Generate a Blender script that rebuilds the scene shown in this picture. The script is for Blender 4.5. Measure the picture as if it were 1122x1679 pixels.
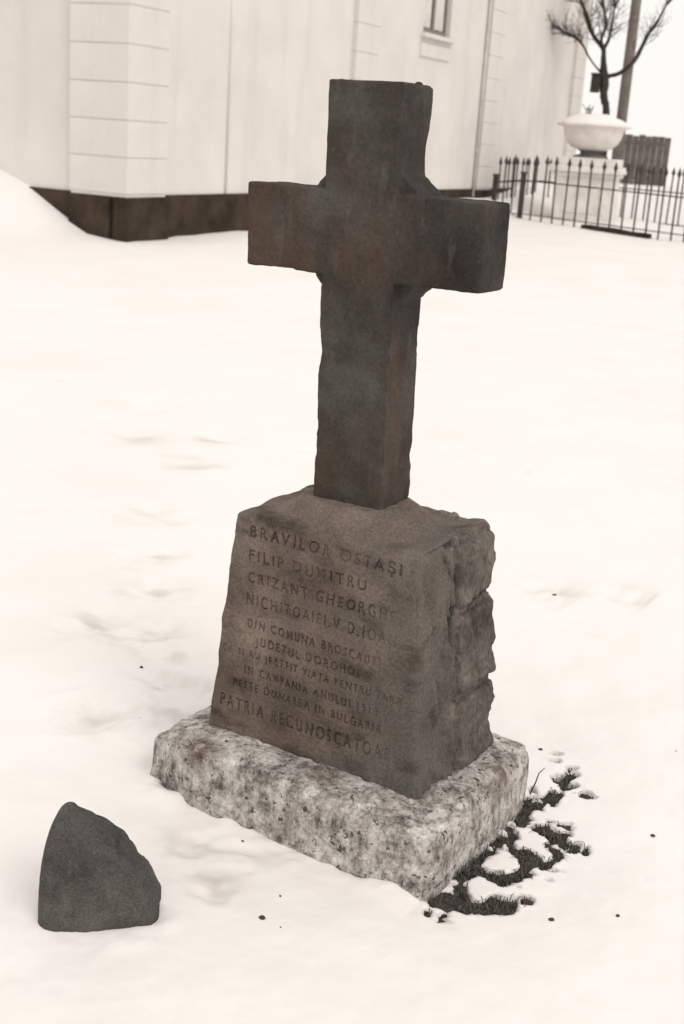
import bpy, bmesh, math, random
import numpy as np
from mathutils import Vector, Matrix
for _o in list(bpy.data.objects): bpy.data.objects.remove(_o)
S = bpy.context.scene; COL = S.collection
R = math.radians

# ------------------------------------------------------------------ camera
cam = bpy.data.cameras.new('camera'); camo = bpy.data.objects.new('camera', cam); COL.objects.link(camo)
S.camera = camo
r_ = Vector((.84966357, .5232322, .06557356)); u_ = Vector((-.20328497, .21026497, .95627604)); f_ = Vector((-.48656659, .82584303, -.28501973))
CAM = Vector((1.47758607, -2.60171766, 1.65))
m = Matrix((r_, u_, -f_)).transposed().to_4x4(); m.translation = CAM; camo.matrix_world = m
cam.sensor_fit = 'VERTICAL'; cam.sensor_height = 36; cam.lens = 2073.2337/1679*36
cam.clip_start = .05; cam.clip_end = 2000
cam.dof.use_dof = True; cam.dof.focus_distance = 3.2; cam.dof.aperture_fstop = 5.6

# ------------------------------------------------------------------ overcast winter light
SUN_AZ = Vector((.93, -.36)).normalized(); SUN_EL = R(48)
w = bpy.data.worlds.new('World'); S.world = w; w.use_nodes = True
nt = w.node_tree; nt.nodes.clear()
sky = nt.nodes.new('ShaderNodeTexSky'); sky.sky_type = 'NISHITA'; sky.sun_disc = False
sky.sun_elevation = SUN_EL; sky.sun_rotation = math.atan2(SUN_AZ.x, SUN_AZ.y); sky.dust_density = 6; sky.air_density = 1.5
hs = nt.nodes.new('ShaderNodeHueSaturation'); hs.inputs['Saturation'].default_value = .0
mx = nt.nodes.new('ShaderNodeMix'); mx.data_type = 'RGBA'; mx.inputs[0].default_value = .92
mx.inputs[7].default_value = (10.1, 9.72, 9.36, 1)      # even cloud layer
bg = nt.nodes.new('ShaderNodeBackground'); bg.inputs[1].default_value = .1
ou = nt.nodes.new('ShaderNodeOutputWorld')
nt.links.new(sky.outputs[0], hs.inputs['Color']); nt.links.new(hs.outputs[0], mx.inputs[6])
nt.links.new(mx.outputs[2], bg.inputs[0]); nt.links.new(bg.outputs[0], ou.inputs[0])
sun = bpy.data.lights.new('sun', 'SUN'); sun.energy = .9; sun.angle = R(25); sun.color = (1, .965, .935)
suno = bpy.data.objects.new('sun', sun); COL.objects.link(suno)
sd = Vector((SUN_AZ.x*math.cos(SUN_EL), SUN_AZ.y*math.cos(SUN_EL), math.sin(SUN_EL)))
suno.rotation_euler = sd.to_track_quat('Z', 'Y').to_euler()
S.view_settings.view_transform = 'Standard'; S.view_settings.look = 'None'
S.view_settings.exposure = .1; S.view_settings.gamma = 1

# ------------------------------------------------------------------ numpy noise
def _hash(i, j, k, s):
    h = (i*374761393 + j*668265263 + k*2147483647 + s*974634777) & 0xffffffff
    h = ((h ^ (h >> 13))*1274126177) & 0xffffffff
    h = ((h ^ (h >> 16))*2246822519) & 0xffffffff
    return ((h ^ (h >> 15)) & 0xffffff)/0x7fffff - 1.0
def vn(P, s=0):
    P = np.asarray(P, float); I = np.floor(P).astype(np.int64); F = P - I; F = F*F*F*(F*(F*6-15)+10)
    o = 0
    for a in (0, 1):
        wa = F[:, 0] if a else 1-F[:, 0]
        for b in (0, 1):
            wb = F[:, 1] if b else 1-F[:, 1]
            for c in (0, 1):
                wc = F[:, 2] if c else 1-F[:, 2]
                o = o + wa*wb*wc*_hash(I[:, 0]+a, I[:, 1]+b, I[:, 2]+c, s)
    return o
def fbm(P, scale, octs=4, s=0, gain=.5):
    P = np.asarray(P, float)*scale; o = 0; amp = 1; t = 0
    for q in range(octs):
        o = o + amp*vn(P + 17.3*q, s+q*7); t += amp; amp *= gain; P = P*2.03
    return o/t*1.6
def ss(a, b, x):
    t = np.clip((x-a)/(b-a), 0, 1); return t*t*(3-2*t)

# ------------------------------------------------------------------ object helpers
def tag(o, label=None, cat=None, group=None, kind=None):
    if label: o['label'] = label
    if cat: o['category'] = cat
    if group: o['group'] = group
    if kind: o['kind'] = kind
    return o
def empty(name, loc=(0, 0, 0), rz=0):
    o = bpy.data.objects.new(name, None); COL.objects.link(o); o.location = loc; o.rotation_euler = (0, 0, rz); o.empty_display_size = .1
    return o
def link(name, me, mat=None, parent=None, loc=(0, 0, 0), rz=0, smooth=False):
    o = bpy.data.objects.new(name, me); COL.objects.link(o); o.location = loc; o.rotation_euler = (0, 0, rz)
    if parent: o.parent = parent
    if mat and not me.materials: me.materials.append(mat)
    if smooth: me.polygons.foreach_set('use_smooth', [True]*len(me.polygons))
    return o
def bm_obj(name, bm, mat=None, parent=None, smooth=False, **k):
    bmesh.ops.recalc_face_normals(bm, faces=bm.faces)
    me = bpy.data.meshes.new(name); bm.to_mesh(me); bm.free()
    return link(name, me, mat, parent, smooth=smooth, **k)
def bx(bm, x0, x1, y0, y1, z0, z1, bev=0):
    t = bmesh.new(); bmesh.ops.create_cube(t, size=1)
    for v in t.verts: v.co = Vector(((x0+x1)/2+v.co.x*(x1-x0), (y0+y1)/2+v.co.y*(y1-y0), (z0+z1)/2+v.co.z*(z1-z0)))
    if bev: bmesh.ops.bevel(t, geom=t.edges[:], offset=bev, segments=2, affect='EDGES', profile=.6)
    me = bpy.data.meshes.new('t'); t.to_mesh(me); t.free(); bm.from_mesh(me); bpy.data.meshes.remove(me)
    return bm
def box(name, dims, mat, parent=None, bev=0, **k):
    return bm_obj(name, bx(bmesh.new(), *dims, bev), mat, parent, **k)
def lathe(bm, prof, n=48, wob=None):
    rings = []
    for (r, z) in prof:
        ring = []
        for i in range(n):
            a = 2*math.pi*i/n; rr = r*(1+(wob(a, z) if wob else 0))
            ring.append(bm.verts.new((rr*math.cos(a), rr*math.sin(a), z)))
        rings.append(ring)
    for a, b in zip(rings, rings[1:]):
        for i in range(n): bm.faces.new((a[i], a[(i+1) % n], b[(i+1) % n], b[i]))
    for ring, fl in ((rings[0], 1), (rings[-1], 0)):
        if prof[0 if fl else -1][0] > 1e-4: bm.faces.new(ring[::-1] if fl else ring)
    return bm
def tube(bm, pts, rad, n=7, jit=0, rng=random):
    pts = [Vector(p) for p in pts]; rings = []
    for i, p in enumerate(pts):
        d = (pts[min(i+1, len(pts)-1)] - pts[max(i-1, 0)]).normalized()
        a = d.orthogonal().normalized() if i == 0 else (a - d*a.dot(d)).normalized()
        b = d.cross(a)
        rings.append([bm.verts.new(p + (a*math.cos(2*math.pi*k/n)+b*math.sin(2*math.pi*k/n))*rad[i]*(1+jit*rng.uniform(-1, 1))) for k in range(n)])
    for A, B in zip(rings, rings[1:]):
        for k in range(n): bm.faces.new((A[k], A[(k+1) % n], B[(k+1) % n], B[k]))
    bm.faces.new(rings[0][::-1]); bm.faces.new(rings[-1])
def smooth_poly(pts, rad, k=4):
    P = [Vector(p) for p in pts]; o = []; q = []
    for i in range(len(P)-1):
        p0, p1, p2, p3 = P[max(i-1, 0)], P[i], P[i+1], P[min(i+2, len(P)-1)]
        for s in range(k):
            t = s/k
            o.append(.5*((2*p1)+(p2-p0)*t+(2*p0-5*p1+4*p2-p3)*t*t+(3*p1-p0-3*p2+p3)*t**3)); q.append(rad[i]+(rad[i+1]-rad[i])*t)
    o.append(P[-1]); q.append(rad[-1]); return o, q
def getco(me):
    a = np.empty(len(me.vertices)*3); me.vertices.foreach_get('co', a); return a.reshape(-1, 3)
def getno(me):
    a = np.empty(len(me.vertices)*3); me.vertex_normals.foreach_get('vector', a); return a.reshape(-1, 3)
def setco(me, a):
    me.vertices.foreach_set('co', np.ascontiguousarray(a, dtype=float).ravel()); me.update()
def remesh(bm, vox, smooth_it=6):
    bmesh.ops.recalc_face_normals(bm, faces=bm.faces)
    me = bpy.data.meshes.new('tmp'); bm.to_mesh(me); bm.free()
    o = bpy.data.objects.new('tmp', me); COL.objects.link(o)
    md = o.modifiers.new('r', 'REMESH'); md.mode = 'VOXEL'; md.voxel_size = vox
    if smooth_it:
        sm = o.modifiers.new('s', 'SMOOTH'); sm.factor = .5; sm.iterations = smooth_it
    dg = bpy.context.evaluated_depsgraph_get(); res = bpy.data.meshes.new_from_object(o.evaluated_get(dg))
    bpy.data.objects.remove(o); bpy.data.meshes.remove(me)
    return res
def gridmesh(name, nx, ny, co):
    me = bpy.data.meshes.new(name)
    i = np.arange(nx*ny).reshape(ny, nx)
    f = np.stack([i[:-1, :-1], i[:-1, 1:], i[1:, 1:], i[1:, :-1]], -1).reshape(-1, 4)
    me.vertices.add(nx*ny); me.vertices.foreach_set('co', np.ascontiguousarray(co, dtype=float).ravel())
    me.loops.add(f.size); me.loops.foreach_set('vertex_index', f.ravel().astype(np.int32))
    me.polygons.add(len(f)); me.polygons.foreach_set('loop_start', np.arange(0, f.size, 4, dtype=np.int32))
    me.update(calc_edges=True); me.validate(); return me

# ------------------------------------------------------------------ materials
class N:
    def __init__(s, name, rough=.9, spec=.25):
        s.m = bpy.data.materials.new(name); s.m.use_nodes = True; s.t = s.m.node_tree
        s.b = s.t.nodes['Principled BSDF']; s.b.inputs['Roughness'].default_value = rough; s.b.inputs['Specular IOR Level'].default_value = spec
        s.tc = s.t.nodes.new('ShaderNodeTexCoord').outputs['Object']
    def mp(s, scale=(1, 1, 1), rot=(0, 0, 0)):
        n = s.t.nodes.new('ShaderNodeMapping'); n.inputs['Scale'].default_value = scale; n.inputs['Rotation'].default_value = rot
        s.t.links.new(s.tc, n.inputs[0]); return n.outputs[0]
    def noise(s, scale, detail=5, rough=.55, co=None, dist=0):
        n = s.t.nodes.new('ShaderNodeTexNoise'); n.inputs['Scale'].default_value = scale; n.inputs['Detail'].default_value = detail
        n.inputs['Roughness'].default_value = rough; n.inputs['Distortion'].default_value = dist
        s.t.links.new(co or s.tc, n.inputs['Vector']); return n.outputs['Fac']
    def vor(s, scale, co=None):
        n = s.t.nodes.new('ShaderNodeTexVoronoi'); n.inputs['Scale'].default_value = scale
        s.t.links.new(co or s.tc, n.inputs['Vector']); return n.outputs['Distance']
    def ramp(s, fac, *st):
        n = s.t.nodes.new('ShaderNodeValToRGB'); e = n.color_ramp.elements
        for i, (p, c) in enumerate(st):
            if i > 1: e.new(p)
            e[i].position = p; c = (c, c, c) if isinstance(c, (int, float)) else c; e[i].color = (*c, 1)
        s.t.links.new(fac, n.inputs[0]); return n.outputs[0]
    def mix(s, a, b, fac, mode='MIX'):
        n = s.t.nodes.new('ShaderNodeMix'); n.data_type = 'RGBA'; n.blend_type = mode
        for v, k in ((fac, 0), (a, 6), (b, 7)):
            if hasattr(v, 'is_output'): s.t.links.new(v, n.inputs[k])
            else: n.inputs[k].default_value = v if k == 0 else (*v, 1)
        return n.outputs[2]
    def sep(s, ax):
        n = s.t.nodes.new('ShaderNodeSeparateXYZ'); s.t.links.new(s.tc, n.inputs[0]); return n.outputs[ax]
    def bump(s, h, strength=.3, dist=.01):
        n = s.t.nodes.new('ShaderNodeBump'); n.inputs['Strength'].default_value = strength; n.inputs['Distance'].default_value = dist
        s.t.links.new(h, n.inputs['Height'])
        if s.b.inputs['Normal'].links: s.t.links.new(s.b.inputs['Normal'].links[0].from_socket, n.inputs['Normal'])
        s.t.links.new(n.outputs[0], s.b.inputs['Normal']); return s
    def col(s, c):
        if hasattr(c, 'is_output'): s.t.links.new(c, s.b.inputs['Base Color'])
        else: s.b.inputs['Base Color'].default_value = (*c, 1)
        return s

def mat_cross():
    n = N('weathered_dark_stone', .92, .15)
    a = n.ramp(n.noise(3.2, 6, .6), (.34, (.027, .023, .0205)), (.5, (.052, .044, .039)), (.62, (.084, .076, .069)), (.75, (.108, .098, .09)))
    b = n.ramp(n.noise(5.5, 4, .5, n.mp((1, 1, .45))), (.5, 0), (.66, .7))
    a = n.mix(a, (.085, .053, .035), b)                     # rusty brown staining
    st = n.ramp(n.noise(26, 5, .65, n.mp((1, 1, .28))), (.58, 0), (.76, .4))
    a = n.mix(a, (.13, .12, .11), st)                        # pale lichen streaks
    lk = n.ramp(n.noise(75, 5, .7), (.62, 0), (.72, .3)); a = n.mix(a, (.15, .138, .125), lk)
    pt_ = n.ramp(n.noise(95, 4, .6, n.mp((1.3, 1, .9))), (.3, .72), (.4, 1)); a = n.mix(a, pt_, 1, 'MULTIPLY')
    sp = n.ramp(n.noise(110, 4, .6), (.35, .86), (.65, 1.12)); a = n.mix(a, sp, 1, 'MULTIPLY')
    n.col(a); n.bump(n.noise(120, 6, .65), .4, .004).bump(n.noise(28, 4, .6), .3, .01); return n.m
def mat_block():
    n = N('brown_carved_stone', .93, .12)
    a = n.ramp(n.noise(4.2, 6, .6), (.32, (.072, .056, .046)), (.5, (.155, .119, .097)), (.7, (.24, .188, .155)))
    g = n.ramp(n.noise(2.4, 4, .5), (.5, 0), (.64, .8))
    a = n.mix(a, (.115, .105, .098), g)
    gx_ = n.ramp(n.mix(n.sep(0), n.noise(6, 5, .6), .35), (.2, 0), (.36, .75)); a = n.mix(a, (.105, .096, .089), gx_)                      # bluish grey areas
    d = n.ramp(n.noise(7, 5, .6, n.mp((1, 1, 1.8))), (.52, 0), (.68, .8))
    a = n.mix(a, (.055, .043, .035), d)                       # soot stains
    l = n.ramp(n.noise(38, 5, .65), (.64, 0), (.78, .4)); a = n.mix(a, (.2, .17, .14), l)
    sp = n.ramp(n.noise(170, 3, .6), (.35, .75), (.65, 1.2)); a = n.mix(a, sp, 1, 'MULTIPLY')
    n.col(a); n.bump(n.noise(140, 6, .65), .5, .004); return n.m
def mat_rear():
    n = N('rough_grey_stone', .94, .12)
    a = n.ramp(n.noise(9, 6, .6), (.3, (.064, .055, .049)), (.52, (.118, .102, .09)), (.72, (.205, .174, .147)))
    sp = n.ramp(n.noise(120, 3, .6, n.mp((1, 1, .5))), (.35, .7), (.65, 1.25)); a = n.mix(a, sp, 1, 'MULTIPLY')
    n.col(a); n.bump(n.noise(90, 6, .65), .6, .006); return n.m
def mat_plinth():
    n = N('lichened_limestone', .93, .12)
    a = n.ramp(n.noise(19, 9, .78, n.mp((1, 1, .8))), (.36, (.08, .07, .062)), (.45, (.23, .208, .187)), (.53, (.46, .43, .4)), (.65, (.7, .66, .625)))
    d = n.ramp(n.noise(5.5, 5, .6), (.52, 0), (.68, .65)); a = n.mix(a, (.14, .095, .082), d)
    st = n.ramp(n.noise(34, 5, .65, n.mp((1, 1, .16))), (.5, 0), (.68, .55)); a = n.mix(a, (.62, .585, .545), st)
    p = n.ramp(n.noise(52, 4, .6), (.6, 0), (.66, .9)); a = n.mix(a, (.05, .043, .038), p)
    sp = n.ramp(n.noise(130, 5, .75), (.36, .7), (.5, 1), (.64, 1.22)); a = n.mix(a, sp, 1, 'MULTIPLY')
    n.col(a); n.bump(n.noise(60, 8, .72), .5, .01); return n.m
def mat_snow():
    n = N('snow', .75, .2)
    a = n.ramp(n.noise(.9, 6, .6), (.42, (.83, .795, .77)), (.72, (.79, .75, .72)))
    d = n.ramp(n.noise(2.6, 7, .68, n.mp((1, 1, 1), (0, 0, .5))), (.63, 0), (.8, .5)); a = n.mix(a, (.6, .53, .46), d)
    at = n.t.nodes.new('ShaderNodeAttribute'); at.attribute_name = 'dirt'
    a = n.mix(a, (.36, .32, .285), at.outputs['Fac'])
    n.col(a); n.bump(n.noise(7, 5, .55), .12, .03).bump(n.noise(90, 4, .6), .15, .003); return n.m
def mat_plain(name, c, var=.25, scale=6, rough=.85, bump=.2, spec=.25, bd=.01):
    n = N(name, rough, spec)
    a = n.ramp(n.noise(scale, 6, .6), (.3, tuple(q*(1-var) for q in c)), (.7, tuple(min(1, q*(1+var)) for q in c)))
    n.col(a)
    if bump: n.bump(n.noise(scale*7, 5, .6), bump, bd)
    return n.m
def mat_plaster():
    n = N('lime_plaster', .9, .15)
    a = n.ramp(n.noise(.7, 6, .6), (.3, (.63, .592, .56)), (.7, (.72, .682, .646)))
    st = n.ramp(n.noise(2.5, 5, .6, n.mp((1, 1, .12))), (.52, 0), (.75, .35)); a = n.mix(a, (.5, .465, .435), st)
    n.col(a); n.bump(n.noise(14, 5, .6), .2, .02); return n.m
def mat_boulder():
    n = N('dark_grey_fieldstone', .95, .12)
    a = n.ramp(n.noise(9, 7, .65), (.3, (.05, .046, .042)), (.55, (.09, .083, .075)), (.75, (.135, .125, .113)))
    l = n.ramp(n.noise(48, 5, .7), (.6, 0), (.72, .5)); a = n.mix(a, (.17, .16, .145), l)
    sp = n.ramp(n.noise(230, 3, .6), (.35, .7), (.65, 1.25)); a = n.mix(a, sp, 1, 'MULTIPLY')
    n.col(a); n.bump(n.noise(130, 6, .7), .6, .006).bump(n.noise(30, 5, .6), .4, .012); return n.m
M = dict(cross=mat_cross(), block=mat_block(), rear=mat_rear(), plinth=mat_plinth(), snow=mat_snow(), plaster=mat_plaster(),
  band=mat_plain('dark_footing_stone', (.05, .036, .027), .45, 2.6, .95, .6, .1, .04), iron=mat_plain('old_wrought_iron', (.055, .05, .046), .3, 8, .8, .1),
  urn=mat_plain('pale_cast_stone', (.74, .7, .665), .14, 3), dim=mat_plain('grey_cast_stone', (.16, .145, .13), .3, 5),
  bark=mat_plain('bark', (.045, .037, .031), .35, 9, .95, .5), pole=mat_plain('weathered_pole_timber', (.17, .15, .135), .25, 4, .95, .4),
  board=mat_plain('dark_plank_timber', (.12, .105, .093), .3, 3, .95, .4), boulder=mat_boulder(),
  soil=mat_plain('wet_soil', (.055, .047, .041), .6, 30, .95, .8), grass=mat_plain('dead_grass', (.1, .088, .075), .5, 60, .95, 0),
  frame=mat_plain('grey_window_paint', (.22, .2, .18), .15, 5, .6, .1), pane=mat_plain('window_glass', (.1, .095, .09), .1, 1, .12, 0, .5),
  cloth=mat_plain('curtain_cloth', (.62, .58, .54), .1, 3, .95, .1), debris=mat_plain('leaf_litter', (.07, .05, .037), .4, 12, .95, 0),
  roof=mat_plain('grey_roof_tile', (.2, .18, .165), .2, 3))

# ------------------------------------------------------------------ terrain
BC = np.array([-10.61, 11.39]); BD = np.array([-.0990, .9951]); BN = np.array([.9951, .0990])   # building corner, along the long wall, outward
MELT = [(.46,-.296,.05),(.473,-.2,.055),(.52,-.225,.045),(.556,-.19,.035),(.425,.3,.04),(.44,.32,.04),(.47,.325,.03),(.446,.455,.03),(.404,.51,.02),(.492,.405,.028),(.548,.397,.022),(.538,.15,.05),
        (.55,.2,.04),(.61,.127,.03),(.547,.026,.045),(.488,.04,.05),(.585,.03,.03),(.532,-.086,.045),(.57,-.05,.035),(.474,-.1,.05),(.436,.19,.035),(.446,.5,.02),(.376,.56,.016),(.45,.1,.04),(.43,0,.05),(.44,-.05,.05),
        (.58,.09,.04),(.5,-.13,.04),(.43,-.3,.03),(.435,.05,.05),(.435,.12,.045),(.43,.25,.042),(.435,.2,.04),(.43,-.15,.05),(.44,-.25,.05),(.64,.15,.02),(.59,-.165,.02),(.47,.36,.02)]
KEEP = [(.495,.109,.035),(.504,-.041,.03),(.487,-.158,.03),(.566,.068,.022),(.52,.26,.035)]
FEET = [(-.75,-.1,.09,.022,.5),(-.78,-.02,.06,.02,.5),(-.747,.16,.09,.016,.9),(-.704,.225,.07,.016,.9),(-1.07,.45,.12,.02,.7),(-1.25,.42,.1,.018,.7),(-.9,.36,.08,.014,.6),(-.135,-.45,.07,.014,.8),
        (-.62,.06,.08,.012,.4),(.0,-.56,.06,.012,.7),(-.02,-.38,.06,.01,.4),(-2.37,2.36,.14,.02,.8),(-3.45,3.2,.16,.025,.7),(-2.58,2.9,.12,.02,.7),(-2.9,2.6,.14,.02,.7),(-.14,1.81,.1,.02,.5),(.1,2.0,.09,.02,.5),(.7,1.1,.09,.015,.4),(-1.6,1.1,.12,.02,.6),(-1.9,1.5,.13,.02,.6),(-1.3,.8,.12,.02,.6)]
def melt(x, y):
    P = np.stack([x, y, 0*x], -1)
    near = (np.abs(x-.5) < .5) & (np.abs(y-.1) < .8); o = np.zeros_like(x)
    if not near.any(): return o
    xs, ys = x[near], y[near]; q = np.zeros_like(xs); Pn = P[near]
    wx = .022*fbm(Pn, 14, 3, 3); wy = .022*fbm(Pn, 14, 3, 9)
    for (a, b, r) in MELT: q = np.maximum(q, 1.25-np.hypot(xs+wx-a, ys+wy-b)/r*.8)
    for (a, b, r) in KEEP: q = q - np.clip(1.5-np.hypot(xs+wx-a, ys+wy-b)/r, 0, 1)*1.2
    q = q + (.8*fbm(Pn, 26, 4, 21, .6)-.13)*np.clip(q*2.5, 0, 1)
    o[near] = q; return o
def depth_xy(x, y): return (x-1.4776)*-.5076 + (y+2.6017)*.8616
def ground_z(x, y, fine=True):
    x = np.asarray(x, float); y = np.asarray(y, float); P = np.stack([x, y, 0*x], -1)
    near = np.exp(-((x/60)**2+((y-10)/80)**2))
    z = .016*fbm(P, 1.1, 4, 1)*near
    L = (x-BC[0])*BD[0]+(y-BC[1])*BD[1]; d = (x-BC[0])*BN[0]+(y-BC[1])*BN[1]
    z = z + .75*ss(28.5, 42, depth_xy(x, y)) + .03*fbm(P, .3, 3, 40)*near*ss(3, 12, np.hypot(x, y))
    z = z + (.36+.05*fbm(P, .8, 3, 5))*np.exp(-(np.clip(d, 0, 9)/.75)**2)*ss(6, 10, L)*(1-ss(23, 25, L))*(d > -1)
    z = z + (.86+.08*fbm(P, .9, 3, 6))*np.exp(-(np.clip(-L, 0, 9)/.8)**2)*ss(.35, 2.6, -d)*(L > -9)*(L < 1.2)
    z = z + .03*fbm(P, 2.5, 3, 8)*np.exp(-(np.clip(d, 0, 9)/.6)**2)*(L > 0)*(L < 9)
    if fine:
        z = z + .006*fbm(P, 6, 4, 2)*near
        WX = fbm(P, 9, 3, 301); WY = fbm(P, 9, 3, 302)
        for (a, b, r, h, k) in FEET:
            q = np.hypot(x-a+.7*r*WX, (y-b)+.7*r*WY)/r
            z = z - h*np.exp(-(q*q)**1.5) + .2*h*np.exp(-((q-1.5)/.45)**2)
        # snow drawn up in a soft wavy lip against the plinth's front, melted lower on its right side
        ex = np.clip(np.abs(x-.011)-.41, 0, 9); ey = np.clip(np.abs(y+.019)-.297, 0, 9); dd = np.hypot(ex, ey)
        lip = .016*np.exp(-(dd/.05)**2)*(1+1.1*fbm(P, 9, 3, 12))
        z = z + np.where((x < .40), lip, 0)
        z = z + .008*np.exp(-((np.hypot(x+.135, (y+.77)*1.2)-.14)/.06)**2)*(1+.8*fbm(P, 12, 3, 303))
        m = melt(x, y)
        z = z - .05*ss(.3, .7, m)
    return z
def axis(dense0, dense1, h, lim0, lim1, g=1.07, hmax=12):
    a = list(np.arange(dense0, dense1, h)); st = h
    while a[-1] < lim1: st = min(st*g, hmax); a.append(a[-1]+st)
    st = h; b = []; c = dense0
    while c > lim0: st = min(st*g, hmax); c -= st; b.append(c)
    return np.array(b[::-1]+a)
ax = axis(-.95, .8, .0068, -330, 330, 1.05); ay = axis(-1.05, .7, .0068, -60, 600, 1.045)
gx, gy = np.meshgrid(ax, ay); gx = gx.ravel(); gy = gy.ravel()
gm = gridmesh('snow_ground', len(ax), len(ay), np.stack([gx, gy, ground_z(gx, gy)], -1))
dirt = np.zeros(len(gx)); _P = np.stack([gx, gy, 0*gx], -1)
for (a, b, r, h, k) in FEET:
    q = (np.abs(gx-a) < 3*r) & (np.abs(gy-b) < 3*r)
    if q.any(): dirt[q] = np.maximum(dirt[q], k*np.exp(-(np.hypot(gx[q]-a, gy[q]-b)/r)**2)*ss(-.35, .8, fbm(_P[q], 13, 4, 77))*.75)
_m = melt(gx, gy); dirt = np.maximum(dirt, .7*ss(.12, .5, _m)*np.clip(.75+.6*fbm(_P, 60, 2, 78), 0, 1))
gm.attributes.new('dirt', 'FLOAT', 'POINT').data.foreach_set('value', dirt.astype(np.float32))
tag(link('snow_ground', gm, M['snow'], smooth=True), kind='structure')
sx = np.linspace(.2, 1.0, 90); sy = np.linspace(-.6, .8, 150); qx, qy = np.meshgrid(sx, sy); qx = qx.ravel(); qy = qy.ravel()
sp = np.stack([qx, qy, 0*qx], -1)
edge = np.minimum(np.minimum(qx-.2, 1-qx), np.minimum(qy+.6, .8-qy))
soil = gridmesh('soil', len(sx), len(sy), np.stack([qx, qy, -.022+.007*fbm(sp, 18, 4, 31)-.08*(1-ss(0, .12, edge))], -1))
tag(link('soil', soil, M['soil'], smooth=True), kind='structure')

# ------------------------------------------------------------------ the memorial cross
mem = empty('memorial_cross')
tag(mem, 'weathered dark stone cross on an inscribed tapering block and pale mottled plinth', 'memorial cross')
SZ, LX, LY = .7992, -.0097, -.0276
CX0, CY0 = -.0024, -.0014
def mk_cross():
    bm = bmesh.new(); hw, hd = .0948, .0702; AT, AB, CT = 1.5318, 1.3394, 1.7681
    bx(bm, CX0-hw, CX0+hw, CY0-hd, CY0+hd, SZ-.06, CT)
    bx(bm, -.3197+.006, .2963+.006, CY0-hd, CY0+hd, AB, AT)
    t = bmesh.new(); bmesh.ops.create_cone(t, cap_ends=True, segments=64, radius1=.168, radius2=.168, depth=2*hd-.03)
    bmesh.ops.rotate(t, verts=t.verts, cent=(0, 0, 0), matrix=Matrix.Rotation(R(90), 3, 'X'))
    bmesh.ops.translate(t, verts=t.verts, vec=(CX0+.003, CY0+.006, (AT+AB)/2))
    me = bpy.data.meshes.new('t'); t.to_mesh(me); t.free(); bm.from_mesh(me)
    me = remesh(bm, .0042, 2); P = getco(me); Nn = getno(me)
    d = .0022*fbm(P, 7, 4, 51) + .0009*fbm(P, 45, 3, 52) - .003*ss(.45, .9, fbm(P, 14, 3, 53))
    edge = 1-np.max(np.abs(Nn), axis=1)                       # chipped arrises
    d = d - .006*np.clip(edge*3, 0, 1)*ss(.25, .9, fbm(P, 14, 3, 54))
    P = P + Nn*d[:, None]
    P[:, 0] -= .012*ss(-.02, .09, P[:, 0])*ss(AT, AT+.03, P[:, 2])*np.exp(-((P[:, 2]-1.615)/.06)**2)
    P[:, 0] += .006*np.exp(-((P[:, 2]-1.17)/.03)**2)*ss(-.05, -.09, P[:, 0])*(P[:, 2] < AB-.03)
    # worn corner of the right arm's end
    q = (P[:, 0] > .26); P[:, 1] += q*np.where(P[:, 1] < 0, .012*ss(.285, .31, P[:, 0])*ss(-.03, -.07, P[:, 1]), 0)
    P[:, 0] += LX*(P[:, 2]-SZ); P[:, 1] += LY*(P[:, 2]-SZ)
    setco(me, P); return me
link('cross', mk_cross(), M['cross'], mem, smooth=True)
pb = bmesh.new(); bmesh.ops.create_icosphere(pb, subdivisions=2, radius=.008)
for v in pb.verts: v.co = Vector((v.co.x*1.2+.072, v.co.y-.01, v.co.z*.7+1.7685))
bm_obj('lichen_knob', pb, M['cross'], mem, smooth=True)

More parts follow.
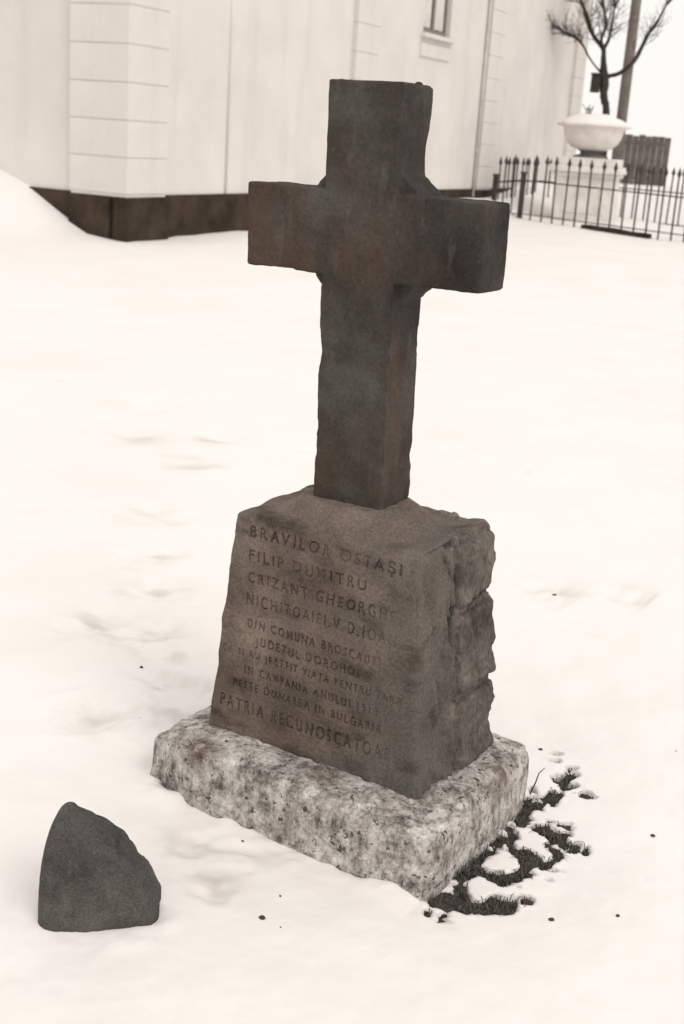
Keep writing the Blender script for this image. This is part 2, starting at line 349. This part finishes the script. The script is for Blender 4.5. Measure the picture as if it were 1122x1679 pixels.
# text lines measured on the block's front: text, x start, x end, z centre, cap height
TEXT = [('BRAVILOR OSTAŞI', -.208, .216, .709, .031), ('FILIP DUMITRU', -.208, .125, .649, .03), ('CRIZANT GHEORGHE', -.208, .21, .592, .03),
        ('NICHITOAIEI.V D.IOAN', -.207, .217, .536, .03), ('DIN COMUNA BROSCAUTI', -.2, .182, .472, .0235), ('JUDETUL DOROHOI', -.175, .125, .429, .0235),
        ('CE SI AU JERTFIT VIATA PENTRU TARA', -.272, .246, .39, .0205), ('IN CAMPANIA ANULUI 1913', -.202, .185, .346, .022),
        ('PESTE DUNAREA IN BULGARIA', -.235, .2, .305, .023), ('PATRIA RECUNOSCATOARE', -.272, .252, .246, .035)]
def text_mask(res, x0, x1, z0, z1):
    nx = int((x1-x0)/res); nz = int((z1-z0)/res); mk = np.zeros((nz, nx), np.float32)
    for (s, a, b, zc, cap) in TEXT:
        cu = bpy.data.curves.new('t', 'FONT'); cu.body = s; cu.resolution_u = 3; cu.space_character = 1.42; cu.offset = .002
        o = bpy.data.objects.new('t', cu); COL.objects.link(o)
        me = bpy.data.meshes.new_from_object(o.evaluated_get(bpy.context.evaluated_depsgraph_get())); bpy.data.objects.remove(o)
        co = getco(me)[:, :2]; me.calc_loop_triangles()
        tri = np.empty(len(me.loop_triangles)*3, np.int32); me.loop_triangles.foreach_get('vertices', tri); tri = tri.reshape(-1, 3)
        capu = .73; lo, hi = co[:, 0].min(), co[:, 0].max()
        X = (a + (co[:, 0]-lo)/(hi-lo)*(b-a) - x0)/res; Z = (zc - cap/2 + co[:, 1]/capu*cap - z0)/res
        for t in tri:
            tx, tz = X[t], Z[t]
            i0, i1 = max(int(tx.min()), 0), min(int(tx.max())+2, nx); j0, j1 = max(int(tz.min()), 0), min(int(tz.max())+2, nz)
            if i1 <= i0 or j1 <= j0: continue
            ii, jj = np.meshgrid(np.arange(i0, i1)+.5, np.arange(j0, j1)+.5)
            e = [(tx[(k+1) % 3]-tx[k])*(jj-tz[k])-(tz[(k+1) % 3]-tz[k])*(ii-tx[k]) for k in range(3)]
            ins = ((e[0] >= -.01) & (e[1] >= -.01) & (e[2] >= -.01)) | ((e[0] <= .01) & (e[1] <= .01) & (e[2] <= .01))
            mk[j0:j1, i0:i1][ins] = 1
        bpy.data.meshes.remove(me)
    return mk
def blur(a, it):
    for _ in range(it):
        p = np.pad(a, 1, mode='edge'); a = (p[1:-1, 1:-1]*2+p[:-2, 1:-1]+p[2:, 1:-1]+p[1:-1, :-2]+p[1:-1, 2:])/6
    return a
def mk_block():
    nx, ny, nz = 400, 130, 400
    u = np.linspace(-1, 1, nx); v = np.linspace(-1, 1, ny); t = np.linspace(-1, 1, nz)
    def face(a, b, fn):
        A, B = np.meshgrid(a, b); A = A.ravel(); B = B.ravel(); return fn(A, B), len(a), len(b)
    o1 = lambda A: np.ones_like(A)
    faces = [face(u, t, lambda A, B: np.stack([A, -o1(A), B], -1)), face(u, t, lambda A, B: np.stack([-A, o1(A), B], -1)),
             face(v, t, lambda A, B: np.stack([o1(A), A, B], -1)), face(v, t, lambda A, B: np.stack([-o1(A), -A, B], -1)),
             face(u, v, lambda A, B: np.stack([A, B, o1(A)], -1))]
    V = []; Fc = []; off = 0
    for P, a, b in faces:
        i = np.arange(a*b).reshape(b, a)+off
        Fc.append(np.stack([i[:-1, :-1], i[:-1, 1:], i[1:, 1:], i[1:, :-1]], -1).reshape(-1, 4)); V.append(P); off += a*b
    P = np.concatenate(V); Fc = np.concatenate(Fc)
    key = np.round(P*1e5).astype(np.int64); _, idx, inv = np.unique(key, axis=0, return_index=True, return_inverse=True)
    P = P[idx]; Fc = inv.ravel()[Fc]
    h = np.array([.285, .19, .293]); rad = .015
    p = P*h; q = np.clip(p, -(h-rad), h-rad); dr = p-q; l = np.linalg.norm(dr, axis=1); l[l == 0] = 1; p = q+rad*dr/l[:, None]
    k = (p[:, 2]+.293)/.586                                   # 0 bottom .. 1 top
    xw = (.6317+(.5086-.6317)*k)/.57; y0 = -.185+(.012)*k; y1 = .2+.006*k
    X = p[:, 0]*xw; Y = y0+(p[:, 1]+.19)/.38*(y1-y0); Z = .135+.616*k
    me = bpy.data.meshes.new('inscribed_block'); Q = np.stack([X, Y, Z], -1)
    me.vertices.add(len(Q)); me.vertices.foreach_set('co', Q.ravel())
    me.loops.add(Fc.size); me.loops.foreach_set('vertex_index', Fc.ravel().astype(np.int32))
    me.polygons.add(len(Fc)); me.polygons.foreach_set('loop_start', np.arange(0, Fc.size, 4, dtype=np.int32))
    me.update(calc_edges=True); me.validate()
    Nn = getno(me)
    front = ss(.6, .95, -Nn[:, 1]); side = ss(.5, .9, np.abs(Nn[:, 0])); top = ss(.5, .95, Nn[:, 2])
    res = .0012; mk = blur(text_mask(res, -.32, .32, .16, .76), 1)
    wz = .0016*fbm(Q, 28, 2, 401); wx_ = .0016*fbm(Q, 28, 2, 402)
    j = np.clip(((Z+wz-.16)/res).astype(int), 0, mk.shape[0]-1); i = np.clip(((X+wx_+.32)/res).astype(int), 0, mk.shape[1]-1)
    wear = np.clip(1+.65*fbm(Q, 11, 3, 61), .3, 1.25)
    wear = wear*(1-.55*ss(.08, .22, X)*(Z < .62))*(1-.2*ss(-.12, -.22, X)*(Z < .62)*(Z > .28))
    d = -.0065*mk[j, i]*wear*front
    d = d + .003*fbm(Q, 8, 3, 62) + .0006*fbm(Q, 60, 3, 63)
    ed = 1-np.max(np.abs(Nn), axis=1); d = d - .008*np.clip(ed*3, 0, 1)*ss(-.1, .7, fbm(Q, 13, 3, 64))
    # rock-faced flank: broad chisel scoops and ridges
    rg = 1-np.abs(fbm(Q*np.array([1, 1.6, .7]), 9, 4, 65)); d = d + side*np.where(X > 0, .25+.75*ss(-.165, -.09, Y), .25)*(.026*(rg-.75)+.016*fbm(Q*np.array([1, 1.4, .6]), 19, 3, 66))
    d = d - side*.030*ss(.0, .022, Y)*(1-ss(.69, .735, Z))    # rear half stands back behind the course stones
    P2 = Q+Nn*d[:, None]
    rr = np.hypot((X-CX0)/1.25, Y-CY0); P2[:, 2] += top*(.05*ss(.175, .105, rr)+.006*fbm(Q, 12, 3, 67))
    setco(me, P2); return me
link('inscribed_block', mk_block(), M['block'], mem, smooth=True)
def course(z0, z1, seed, cuts=()):
    bm = bmesh.new(); k = lambda z: .6317+(.5086-.6317)*(z-.165)/.586
    bx(bm, -.5, .5, .006, .209, z0, z1)
    for v in bm.verts: v.co.x *= (k(v.co.z)+.012)*(.82+.18*0 if False else 1)
    me = remesh(bm, .0062, 30); P = getco(me); Nn = getno(me)
    d = .004+.011*fbm(P, 9, 4, seed)+.004*fbm(P, 42, 3, seed+1)+.007*(1-2*np.abs(fbm(P*np.array([1, 1, .55]), 15, 3, seed+2)))
    d = d+.006-.018*np.clip((1-np.max(np.abs(Nn), axis=1))*3, 0, 1)
    for c, dp in cuts: d = d-dp*np.exp(-((P[:, 1]-c)/.012)**2)*(P[:, 0] > 0)
    P = P+Nn*d[:, None]; setco(me, P); return me
for z0, z1, sd_, cuts in ((.576, .732, 71, ()), (.358, .559, 81, ((.1, .022),)), (.15, .341, 91, ())):
    link('course_stone', course(z0, z1, sd_, cuts), M['rear'], mem, smooth=True)
def mk_plinth():
    bm = bmesh.new(); bx(bm, .0107-.445, .0107+.412, -.0188-.297, -.0188+.297, -.12, .165, .042)
    me = remesh(bm, .0062, 8); P = getco(me); Nn = getno(me)
    d = .006*fbm(P, 5, 4, 101)+.003*fbm(P, 24, 4, 102)-.007*ss(.45, .8, fbm(P, 34, 2, 103))
    ed = np.clip((1-np.max(np.abs(Nn), axis=1))*3, 0, 1); d = d-.014*ed*ss(-.2, .6, fbm(P, 9, 3, 104))
    d = d-.012*np.exp(-((P[:, 0]+.02)/.012)**2)*ss(.3, .9, -Nn[:, 1])*.25
    P = P+Nn*d[:, None]
    # left end rounded off, front right corner of the top dipped
    P[:, 1] += np.where(P[:, 1] < 0, .05*ss(-.26, -.44, P[:, 0])*.7, 0)
    P[:, 2] -= (P[:, 2] > .02)*.03*ss(-.3, -.42, P[:, 0])
    P[:, 2] -= (P[:, 2] > .02)*.014*ss(.1, .42, P[:, 0])*ss(0, -.3, P[:, 1])
    setco(me, P); return me
link('plinth', mk_plinth(), M['plinth'], mem, smooth=True)

# ------------------------------------------------------------------ half-buried dark stone in front of the cross
def mk_boulder():
    bm = bmesh.new(); bmesh.ops.create_icosphere(bm, subdivisions=6, radius=1)
    me = bpy.data.meshes.new('rounded_stone'); bm.to_mesh(me); bm.free(); P = getco(me)
    s = np.sign(P); e = np.abs(P)**.86; P = s*e/np.linalg.norm(s*e, axis=1)[:, None]*np.linalg.norm(P, axis=1)[:, None]
    P[:, 1] = np.sign(P[:, 1])*np.abs(P[:, 1])**.55
    P = P*np.array([.285, .085, .245])
    P[:, 0] = np.where(P[:, 0] < .085, .085-(.085-P[:, 0])*.16, P[:, 0])
    n = P/np.linalg.norm(P, axis=1)[:, None]
    P = P+n*(.007*fbm(P, 6, 5, 111)+.012*(.35-np.abs(fbm(P, 4.5, 4, 115)))-.008*ss(.25, .6, fbm(P, 13, 3, 113))-.007*np.exp(-(fbm(P, 5, 3, 116)/.05)**2)+.002*fbm(P, 50, 3, 112))[:, None]
    setco(me, P); return me
bo = link('rounded_stone', mk_boulder(), M['boulder'], None, (-.262, -.862, 0), R(27), smooth=True)
tag(bo, 'dark grey stone fragment with one rounded side sunk in snow before the memorial cross', 'stone')

# ------------------------------------------------------------------ white building behind
# local frame: x runs along the long wall, -y is outward, origin at the near corner
bld = empty('white_building', (BC[0], BC[1], 0), math.atan2(BD[1], BD[0]))
tag(bld, 'long white plastered building with rusticated pilasters and a dark stone footing', 'building')
HB, LEN, DEP, BT = 6.63, 22.45, 9.0, .63
WIN = [(10.46, 11.95)]; WZ0, WZ1 = 3.78, 5.7
wb = bmesh.new()
y0, y1 = .10, .55
xs = [.1]+[q for a in WIN for q in a]+[LEN-.1]
for i in range(0, len(xs), 2): bx(wb, xs[i], xs[i+1], y0, y1, BT-.02, HB)
for a, b in WIN:
    bx(wb, a, b, y0, y1, BT-.02, WZ0); bx(wb, a, b, y0, y1, WZ1, HB)
bx(wb, .1, .55, y1, DEP, BT-.02, HB); bx(wb, LEN-.55, LEN-.1, y1, DEP, BT-.02, HB); bx(wb, .1, LEN-.1, DEP, DEP+.45, BT-.02, HB)
bm_obj('wall', wb, M['plaster'], bld)
fb = bmesh.new(); bx(fb, .06, LEN-.06, .06, .6, -.6, BT, .01)
bx(fb, .06, .6, .6, DEP, -.6, BT, .01)
PIL = [0, 7.15, 14.3, 21.45]
for p in PIL: bx(fb, p-(.03 if p else .02), p+1.03, -.03, .3, -.6, BT-.025, .012)
bx(fb, -.02, .3, .2, 1.0, -.6, BT-.03, .012)
bm_obj('stone_footing', fb, M['band'], bld)
for p in PIL: box('pilaster_core', (p+.014, p+.986, .014, .12 if p else .98, BT-.02, HB), M['plaster'], bld)
qm = bx(bmesh.new(), 0, 1, 0, .115, 0, .480, .01); qme = bpy.data.meshes.new('quoin_block'); qm.to_mesh(qme); qm.free(); qme.materials.append(M['plaster'])
qm = bx(bmesh.new(), 0, 1, 0, 1, 0, .480, .01); qmc = bpy.data.meshes.new('quoin_block'); qm.to_mesh(qmc); qm.free(); qmc.materials.append(M['plaster'])
for p in PIL:
    for k in range(12):
        o = link('quoin_block', qmc if p == 0 else qme, None, bld); o.location = (p, 0, BT+.026+.5*k)
for a, b in WIN:
    fr = bmesh.new()
    bx(fr, a, a+.09, .2, .3, WZ0, WZ1); bx(fr, b-.09, b, .2, .3, WZ0, WZ1); bx(fr, a+.09, b-.09, .2, .3, WZ0, WZ0+.11); bx(fr, a+.09, b-.09, .2, .3, WZ1-.1, WZ1)
    wn = bm_obj('window', fr, M['frame'], bld)
    cx = (a+b)/2
    box('mullion', (cx-.055, cx+.055, .19, .31, WZ0+.11, WZ1-.1), M['frame'], wn); box('transom', (a+.09, b-.09, .195, .305, WZ1-.7, WZ1-.62), M['frame'], wn)
    for s in (0, 1):
        xa, xb = (a+.09, cx-.055) if s == 0 else (cx+.055, b-.09)
        box('pane', (xa, xb, .245, .255, WZ0+.11, WZ1-.7), M['pane'], wn); box('pane', (xa, xb, .245, .255, WZ1-.62, WZ1-.1), M['pane'], wn)
        box('curtain', (xa+.02, xb-.1, .20, .225, WZ0+.13, WZ1-.72), M['cloth'], wn)
    box('sill', (a-.12, b+.12, -.02, .28, WZ0-.09, WZ0-.004), M['plaster'], wn, .01)
    box('sill_apron', (a-.1, b+.02, .06, .12, WZ0-.46, WZ0-.2), M['plaster'], wn, .008)
def shade_line(x, mat):  # added grey rod standing in for the thin shade line beside a pilaster
    b = bmesh.new(); tube(b, [(x, .055, .45), (x, .055, HB-.3)], [.035, .035], 16)
    o = bm_obj('shade_line_rod', b, mat, bld, smooth=True)
    for z in (1.5, 3.4, 5.3):
        c = bmesh.new(); tube(c, [(x, .055, z), (x, .055, z+.05)], [.043, .043], 16); bm_obj('shade_line_collar', c, mat, o)
fb_ = bmesh.new(); tube(fb_, [(2.82, .094, BT+.003), (2.82, .094, HB-.01)], [.026, .026], 14); bm_obj('wall_fillet', fb_, M['plaster'], bld, smooth=True)
pm = mat_plain('shade_line_grey', (.55, .51, .48), .15, 4, .6, .1)  # shade tone put into the rod's colour
shade_line(14.19, pm)
co = bmesh.new(); bx(co, -.2, LEN+.2, -.2, DEP+.7, HB+.003, HB+.18, .02); bx(co, -.38, LEN+.38, -.38, DEP+.85, HB+.185, HB+.36, .02)
bm_obj('cornice', co, M['plaster'], bld)
rf = bmesh.new(); e = [rf.verts.new(p) for p in ((-.5, -.5, HB+.37), (LEN+.5, -.5, HB+.37), (LEN+.5, DEP+1, HB+.37), (-.5, DEP+1, HB+.37), (4.5, 4.7, HB+3.6), (LEN-4.5, 4.7, HB+3.6))]
for ids in ((0, 1, 5, 4), (1, 2, 5), (2, 3, 4, 5), (3, 0, 4), (3, 2, 1, 0)): rf.faces.new([e[i] for i in ids])
bm_obj('roof', rf, M['roof'], bld)

# ------------------------------------------------------------------ iron railing round the stone urn
GZ = lambda x, y: float(ground_z(np.array([x]), np.array([y]), False)[0])
fen = empty('iron_railing', (-10.696, 25.236, GZ(-10.696, 25.236)))
tag(fen, 'black wrought iron railing with spear-topped pickets round the stone urn', 'railing')
FO = fen.location.copy()
pk = bmesh.new(); bx(pk, -.014, .014, -.014, .014, -.12, 1.24)
def spear(bm, z, s=1):
    v = [bm.verts.new(p) for p in ((-.014*s, -.014*s, z), (.014*s, -.014*s, z), (.014*s, .014*s, z), (-.014*s, .014*s, z), (-.034*s, -.034*s, z+.07), (.034*s, -.034*s, z+.07), (.034*s, .034*s, z+.07), (-.034*s, .034*s, z+.07), (0, 0, z+.22))]
    for i in range(4): bm.faces.new((v[i], v[(i+1) % 4], v[4+(i+1) % 4], v[4+i])); bm.faces.new((v[4+i], v[4+(i+1) % 4], v[8]))
spear(pk, 1.24)
bmesh.ops.recalc_face_normals(pk, faces=pk.faces); pkm = bpy.data.meshes.new('picket'); pk.to_mesh(pkm); pk.free(); pkm.materials.append(M['iron'])
pt = bmesh.new(); bx(pt, -.05, .05, -.05, .05, -.2, 1.0, .006); bx(pt, -.062, .062, -.062, .062, 1.0, 1.05, .01)
bmesh.ops.recalc_face_normals(pt, faces=pt.faces); ptm = bpy.data.meshes.new('post'); pt.to_mesh(ptm); pt.free(); ptm.materials.append(M['iron'])
P0 = Vector((-11.72, 25.95, 0)); P1 = Vector((-10.696, 25.236, 0)); P2 = Vector((-5.80, 23.79, 0)); P3 = Vector((-12.05, 29.4, 0)); P4 = Vector((-5.6, 27.5, 0))
def row(A, B, step, zA=None, zB=None):
    n = max(2, round((B-A).length/step)); d = (B-A).normalized(); az = math.atan2(d.y, d.x)
    zs = [GZ(*(A+(B-A)*i/n).xy) for i in range(n+1)]
    za, zb = zA, zB
    if za is None: za, zb = zs[0], zs[-1]
    for i in range(1, n):
        p = A+(B-A)*i/n; z = za+(zb-za)*i/n
        o = link('picket', pkm, None, fen); o.location = (p.x-FO.x, p.y-FO.y, z-FO.z); o.rotation_euler = (R(random.uniform(-1, 1)), R(random.uniform(-1.2, 1.2)), az)
    for h, t in ((.11, .016), (.86, .02)):
        b = bmesh.new(); tb = [(A.x-FO.x, A.y-FO.y, za+h-FO.z), (B.x-FO.x, B.y-FO.y, zb+h-FO.z)]; tube(b, tb, [t, t], 4); bm_obj('rail', b, M['iron'], fen)
random.seed(4)
z1 = GZ(*P1.xy); row(P0, P1, .36, -.04, z1); row(P1, P2, .315); row(P0, P3, .33, -.04, -.02); row(P3, P4, .33, -.02, .0); row(P2, P4, .33, GZ(*P2.xy), 0)
for p in (P0, P1, P2, P4):
    o = link('post', ptm, None, fen); o.location = (p.x-FO.x, p.y-FO.y, (-.04 if p is P0 else GZ(p.x, p.y))-FO.z)

_a = P1+(P2-P1)*.36; _b = P1+(P2-P1)*.71; _d = (_b-_a).normalized(); _n = Vector((-_d.y, _d.x, 0)); kb = bmesh.new()
_v = []
for i in range(13):
    p = _a+(_b-_a)*i/12; z = GZ(p.x, p.y)
    for o_, h in ((-.07, -.1), (-.065, .09), (.065, .1), (.07, -.1)):
        q = p+_n*o_; _v.append(kb.verts.new((q.x-FO.x, q.y-FO.y, z+h+random.uniform(-.012, .012)-FO.z)))
for i in range(12):
    for j in range(3): kb.faces.new((_v[i*4+j], _v[i*4+j+1], _v[i*4+j+5], _v[i*4+j+4]))
kb.faces.new(_v[:4]); kb.faces.new(_v[-4:][::-1])
bm_obj('kerb_stone', kb, M['band'], fen)

# ------------------------------------------------------------------ stone urn on its pedestal
ux, uy = -9.76, 26.87; uz = -.08
urn = empty('stone_urn', (ux, uy, uz), R(14))
tag(urn, 'pale stone garden urn with a wide bowl raised on a square panelled pedestal', 'urn')
box('base_step', (-.86, .86, -.86, .86, -.3, .2, ), M['urn'], urn, .03)
box('pedestal_shaft', (-.68, .68, -.68, .68, .2, 1.2), M['urn'], urn, .015)
b = bmesh.new(); bx(b, -.45, .45, -.705, -.679, .36, .42); bx(b, -.45, .45, -.705, -.679, .98, 1.04); bx(b, -.45, -.39, -.704, -.679, .42, .98); bx(b, .39, .45, -.704, -.679, .42, .98)
bm_obj('panel_moulding', b, M['urn'], urn)
b = bmesh.new(); bx(b, -.75, .75, -.75, .75, 1.17, 1.26, .02); bx(b, -.82, .82, -.82, .82, 1.262, 1.42, .03); bx(b, -.71, .71, -.71, .71, 1.422, 1.6, .02)
bm_obj('pedestal_cap', b, M['urn'], urn)
b = lathe(bmesh.new(), [(.001, 1.598), (.42, 1.598), (.4, 1.64), (.27, 1.67), (.24, 1.72), (.34, 1.79), (.36, 1.83), (.001, 1.84)], 32)
bm_obj('urn_foot', b, M['dim'], urn, smooth=True)
prof = [(.001, 1.76), (.3, 1.77), (.47, 1.83), (.58, 1.93), (.645, 2.05), (.68, 2.17), (.7, 2.25), (.76, 2.29), (.85, 2.305), (.865, 2.33), (.85, 2.355), (.74, 2.34), (.68, 2.3), (.001, 2.24)]
b = lathe(bmesh.new(), prof, 72, lambda a, z: .016*abs(math.sin(a*9)) if z < 2.2 else 0)
bm_obj('bowl', b, M['urn'], urn, smooth=True)
b = lathe(bmesh.new(), [(.8, 2.335), (.76, 2.40), (.62, 2.47), (.45, 2.54), (.28, 2.585), (.12, 2.6), (.001, 2.603)], 40)
me = bpy.data.meshes.new('snow_heap'); b.to_mesh(me); b.free(); P = getco(me); P[:, 2] += .03*fbm(P, 3, 3, 121)*(P[:, 2] > 2.36); setco(me, P)
tag(link('snow_heap', me, M['snow'], None, (ux, uy, uz), 0, True), 'rounded heap of snow filling the bowl of the stone urn', 'snow heap', kind='stuff')
b = bmesh.new(); rg = random.Random(8)
for i in range(7):
    a = Vector((rg.uniform(-.06, .06), rg.uniform(-.05, .05), -.05)); tube(b, [a, a+Vector((rg.uniform(-.08, .08), rg.uniform(-.08, .08), rg.uniform(.1, .2))), a+Vector((rg.uniform(-.14, .14), rg.uniform(-.1, .1), rg.uniform(.18, .28)))], [.012, .012, .006], 5)
tag(bm_obj('dead_plant', b, M['bark'], None, loc=(ux-.13, uy-.1, 2.49)), 'withered plant stalks poking out of the snow in the urn', 'plant')

# ------------------------------------------------------------------ bare tree behind the urn
tb = Vector((-10.75, 30.42, 0)); tb.z = GZ(tb.x, tb.y)-.1
tree = empty('bare_tree', tb); tag(tree, 'bare gnarled small tree with spreading dark limbs behind the stone urn', 'tree')
LIMB = dict(
 trunk=([(-10.75, 30.42, tb.z), (-10.78, 30.43, 1.5), (-10.854, 30.461, 2.719), (-10.946, 30.49, 2.96), (-11.008, 30.532, 3.187), (-11.043, 30.59, 3.416), (-11.112, 30.639, 3.674), (-11.17, 30.699, 3.948), (-11.235, 30.766, 4.253)], [.16, .12, .09, .095, .105, .125, .11, .07, .06]),
 left=([(-11.235, 30.766, 4.253), (-11.409, 30.723, 4.425), (-11.675, 30.895, 4.676), (-11.835, 31.008, 4.926), (-12.131, 31.229, 5.369)], [.06, .055, .05, .055, .03]),
 mid=([(-11.235, 30.766, 4.253), (-11.295, 30.678, 4.453), (-11.234, 30.665, 4.661), (-11.219, 30.738, 4.847), (-11.328, 30.678, 5.209)], [.05, .04, .035, .03, .02]),
 right=([(-11.235, 30.766, 4.253), (-11.141, 30.763, 4.434), (-11.049, 30.633, 4.602), (-11.067, 30.696, 4.816), (-11.096, 30.837, 5.273)], [.05, .042, .034, .03, .02]),
 big=([(-11.066, 30.614, 3.523), (-10.93, 30.719, 3.595), (-10.74, 30.727, 3.648), (-10.524, 30.795, 3.824), (-10.387, 30.964, 4.081), (-10.274, 31.025, 4.417), (-10.172, 31.053, 4.673), (-10.053, 31.216, 4.942), (-9.907, 31.328, 5.367)], [.06, .055, .05, .055, .055, .05, .045, .035, .02]),
 thin=([(-11.126, 30.609, 3.611), (-11.333, 30.556, 3.812), (-11.534, 30.518, 4.044), (-11.734, 30.605, 4.287), (-11.925, 30.557, 4.474), (-12.21, 30.55, 4.588), (-12.49, 30.436, 4.738)], [.035, .022, .024, .03, .035, .028, .015]))
rg = random.Random(11); tw = bmesh.new()
def twig(p, d, ln, r, lev):
    pts = [p]; q = p.copy(); dd = d.copy()
    for i in range(4):
        dd = (dd+Vector((rg.uniform(-.4, .4), rg.uniform(-.4, .4), rg.uniform(-.25, .4)))).normalized(); q = q+dd*ln/4; pts.append(q.copy())
    tube(tw, pts, [r, r*.85, r*.7, r*.55, r*.35], 5)
    if lev:
        for i in range(3 if lev > 1 else 2):
            k = rg.randint(1, 4); twig(pts[k].copy(), (dd+Vector((rg.uniform(-1, 1), rg.uniform(-1, 1), rg.uniform(-.4, .8)))).normalized(), ln*rg.uniform(.5, .75), r*.6, lev-1)
for nm, (pts, rad) in LIMB.items():
    loc = [Vector(p)-tb for p in pts]; sp_, sr = smooth_poly(loc, rad, 5); b = bmesh.new(); tube(b, sp_, sr, 10, .12, rg)
    bm_obj('trunk' if nm == 'trunk' else 'limb', b, M['bark'], tree, smooth=True)
    if nm == 'trunk': continue
    dense = {'thin': 40, 'left': 24, 'big': 13}.get(nm, 16)
    for i in range(dense):
        k = rg.randint(int(len(sp_)*(.5 if nm in ('thin', 'big') else .3)), len(sp_)-2); dd = (sp_[k+1]-sp_[k]).normalized()
        ln = rg.uniform(.25, .55) if nm == 'thin' else rg.uniform(.3, .7)
        twig(sp_[k].copy(), (dd+Vector((rg.uniform(-1, 1), rg.uniform(-1, 1), rg.uniform(-.7, .8)))).normalized(), ln, .0095, 2)
    if nm in ('left', 'mid', 'right', 'big'):
        e = sp_[-1]; dd = (sp_[-1]-sp_[-2]).normalized()
        for i in range(5): twig(e.copy(), (dd+Vector((rg.uniform(-.7, .7), rg.uniform(-.7, .7), rg.uniform(-.2, .5)))).normalized(), rg.uniform(.6, 1.2), .018, 2)
bm_obj('crown', tw, M['bark'], tree)
nb = empty('nest_box', (-11.2, 30.40, 3.15), R(33)); tag(nb, 'small dark wooden nest box fixed to the trunk of the bare tree', 'nest box')
box('box_body', (-.1, .1, -.09, .16, 0, .44), M['bark'], nb, .006); box('box_roof', (-.125, .125, -.14, .17, .44, .475), M['bark'], nb, .004)
c = bmesh.new(); tube(c, [(0, -.094, .3), (0, -.088, .3)], [.028, .028], 14); bm_obj('entrance_hole', c, M['iron'], nb)

# ------------------------------------------------------------------ pole and plank fence beyond
px_, py_ = -11.56, 33.68; pz = GZ(px_, py_)
b = bmesh.new(); tube(b, [(0, 0, -.3), (0, 0, 3), (.02, 0, 8.6)], [.155, .15, .12], 20)
tag(bm_obj('utility_pole', b, M['pole'], None, smooth=True, loc=(px_, py_, pz)), 'tall round grey timber pole rising behind the bare tree', 'pole')
A = Vector((-12.85, 37.3, 0)); B = Vector((-11.45, 38.1, 0)); dv = (B-A).normalized()
pf = empty('plank_gate', (A.x, A.y, GZ(A.x, A.y)), math.atan2(dv.y, dv.x)); tag(pf, 'dark weathered plank gate of upright boards standing beyond the stone urn', 'gate')
wd = (B-A).length; nb_ = 8; zr = .66-GZ(A.x, A.y); rg = random.Random(3)
for i in range(nb_):
    box('plank', (i*wd/nb_+.005, (i+1)*wd/nb_-.005, -.02+rg.uniform(-.006, .006), .012, zr-.35, zr+1.6+rg.uniform(-.03, .03)), M['board'], pf, .004)
for z in (.25, 1.3): box('ledge', (0, wd, .014, .06, zr+z, zr+z+.12), M['board'], pf, .004)

# ------------------------------------------------------------------ grass and litter round the plinth
rg = np.random.default_rng(5); n = 9000
xs_ = rg.uniform(.38, .72, n); ys_ = rg.uniform(-.36, .62, n); mv = melt(xs_, ys_); k = mv > .55; xs_, ys_ = xs_[k][:1300], ys_[k][:1300]
V = []; F = []
for x, y in zip(xs_, ys_):
    if abs(x-.0107) < .40 and abs(y+.0188) < .29: continue
    a = rg.uniform(0, 6.28); l = rg.uniform(.01, .034); t = rg.uniform(.3, 1.2); wv = .0014
    s = np.array([math.cos(a+1.57)*wv, math.sin(a+1.57)*wv, 0]); p = np.array([x, y, -.03]); m1 = p+np.array([math.cos(a)*l*.4*t, math.sin(a)*l*.4*t, .008+l*.5]); e_ = p+np.array([math.cos(a)*l*t, math.sin(a)*l*t, .008+l*rg.uniform(.1, .5)])
    i = len(V); V += [p-s, p+s, m1+s*.8, m1-s*.8, e_]; F += [(i, i+1, i+2, i+3), (i+3, i+2, i+4)]
me = bpy.data.meshes.new('dead_grass'); me.from_pydata([tuple(map(float, v)) for v in V], [], F); me.update()
tag(link('dead_grass', me, M['grass']), 'dark matted grass showing where snow melted beside the plinth', 'grass', kind='stuff')
db = bmesh.new(); rr = random.Random(21)
spots = [(.167, -.6, .007), (-.888, .243, .006), (-.142, 1.812, .009), (.33, .56, .006), (-.503, .387, .005), (-.30, -.62, .006), (.75, .3, .006), (.8, -.1, .005), (.68, -.2, .006)]
spots += [(rr.uniform(-1.2, 1.1), rr.uniform(-.7, 2.2), rr.uniform(.0015, .0035)) for _ in range(10)]
for x, y, s in spots:
    if abs(x) < .45 and abs(y) < .34: continue
    t = bmesh.new(); bmesh.ops.create_icosphere(t, subdivisions=1, radius=s); z = float(ground_z(np.array([x]), np.array([y]))[0])
    for v in t.verts: v.co = Vector((x+v.co.x*rr.uniform(.7, 1.5), y+v.co.y*rr.uniform(.7, 1.5), z+v.co.z*.6+s*.2))
    q = bpy.data.meshes.new('q'); t.to_mesh(q); t.free(); db.from_mesh(q); bpy.data.meshes.remove(q)
tag(bm_obj('snow_litter', db, M['debris']), 'small dark crumbs of soil and bark scattered on the snow', 'litter', kind='stuff')
b = bmesh.new(); tube(b, [(0, 0, -.03), (.01, .012, .012), (.012, .024, .035), (.024, .03, .052)], [.0022, .002, .0016, .001], 5)
tag(bm_obj('dry_stalk', b, M['debris'], loc=(.405, .31, .01)), 'thin dry stalk standing in snow at the rear corner of the plinth', 'stalk')
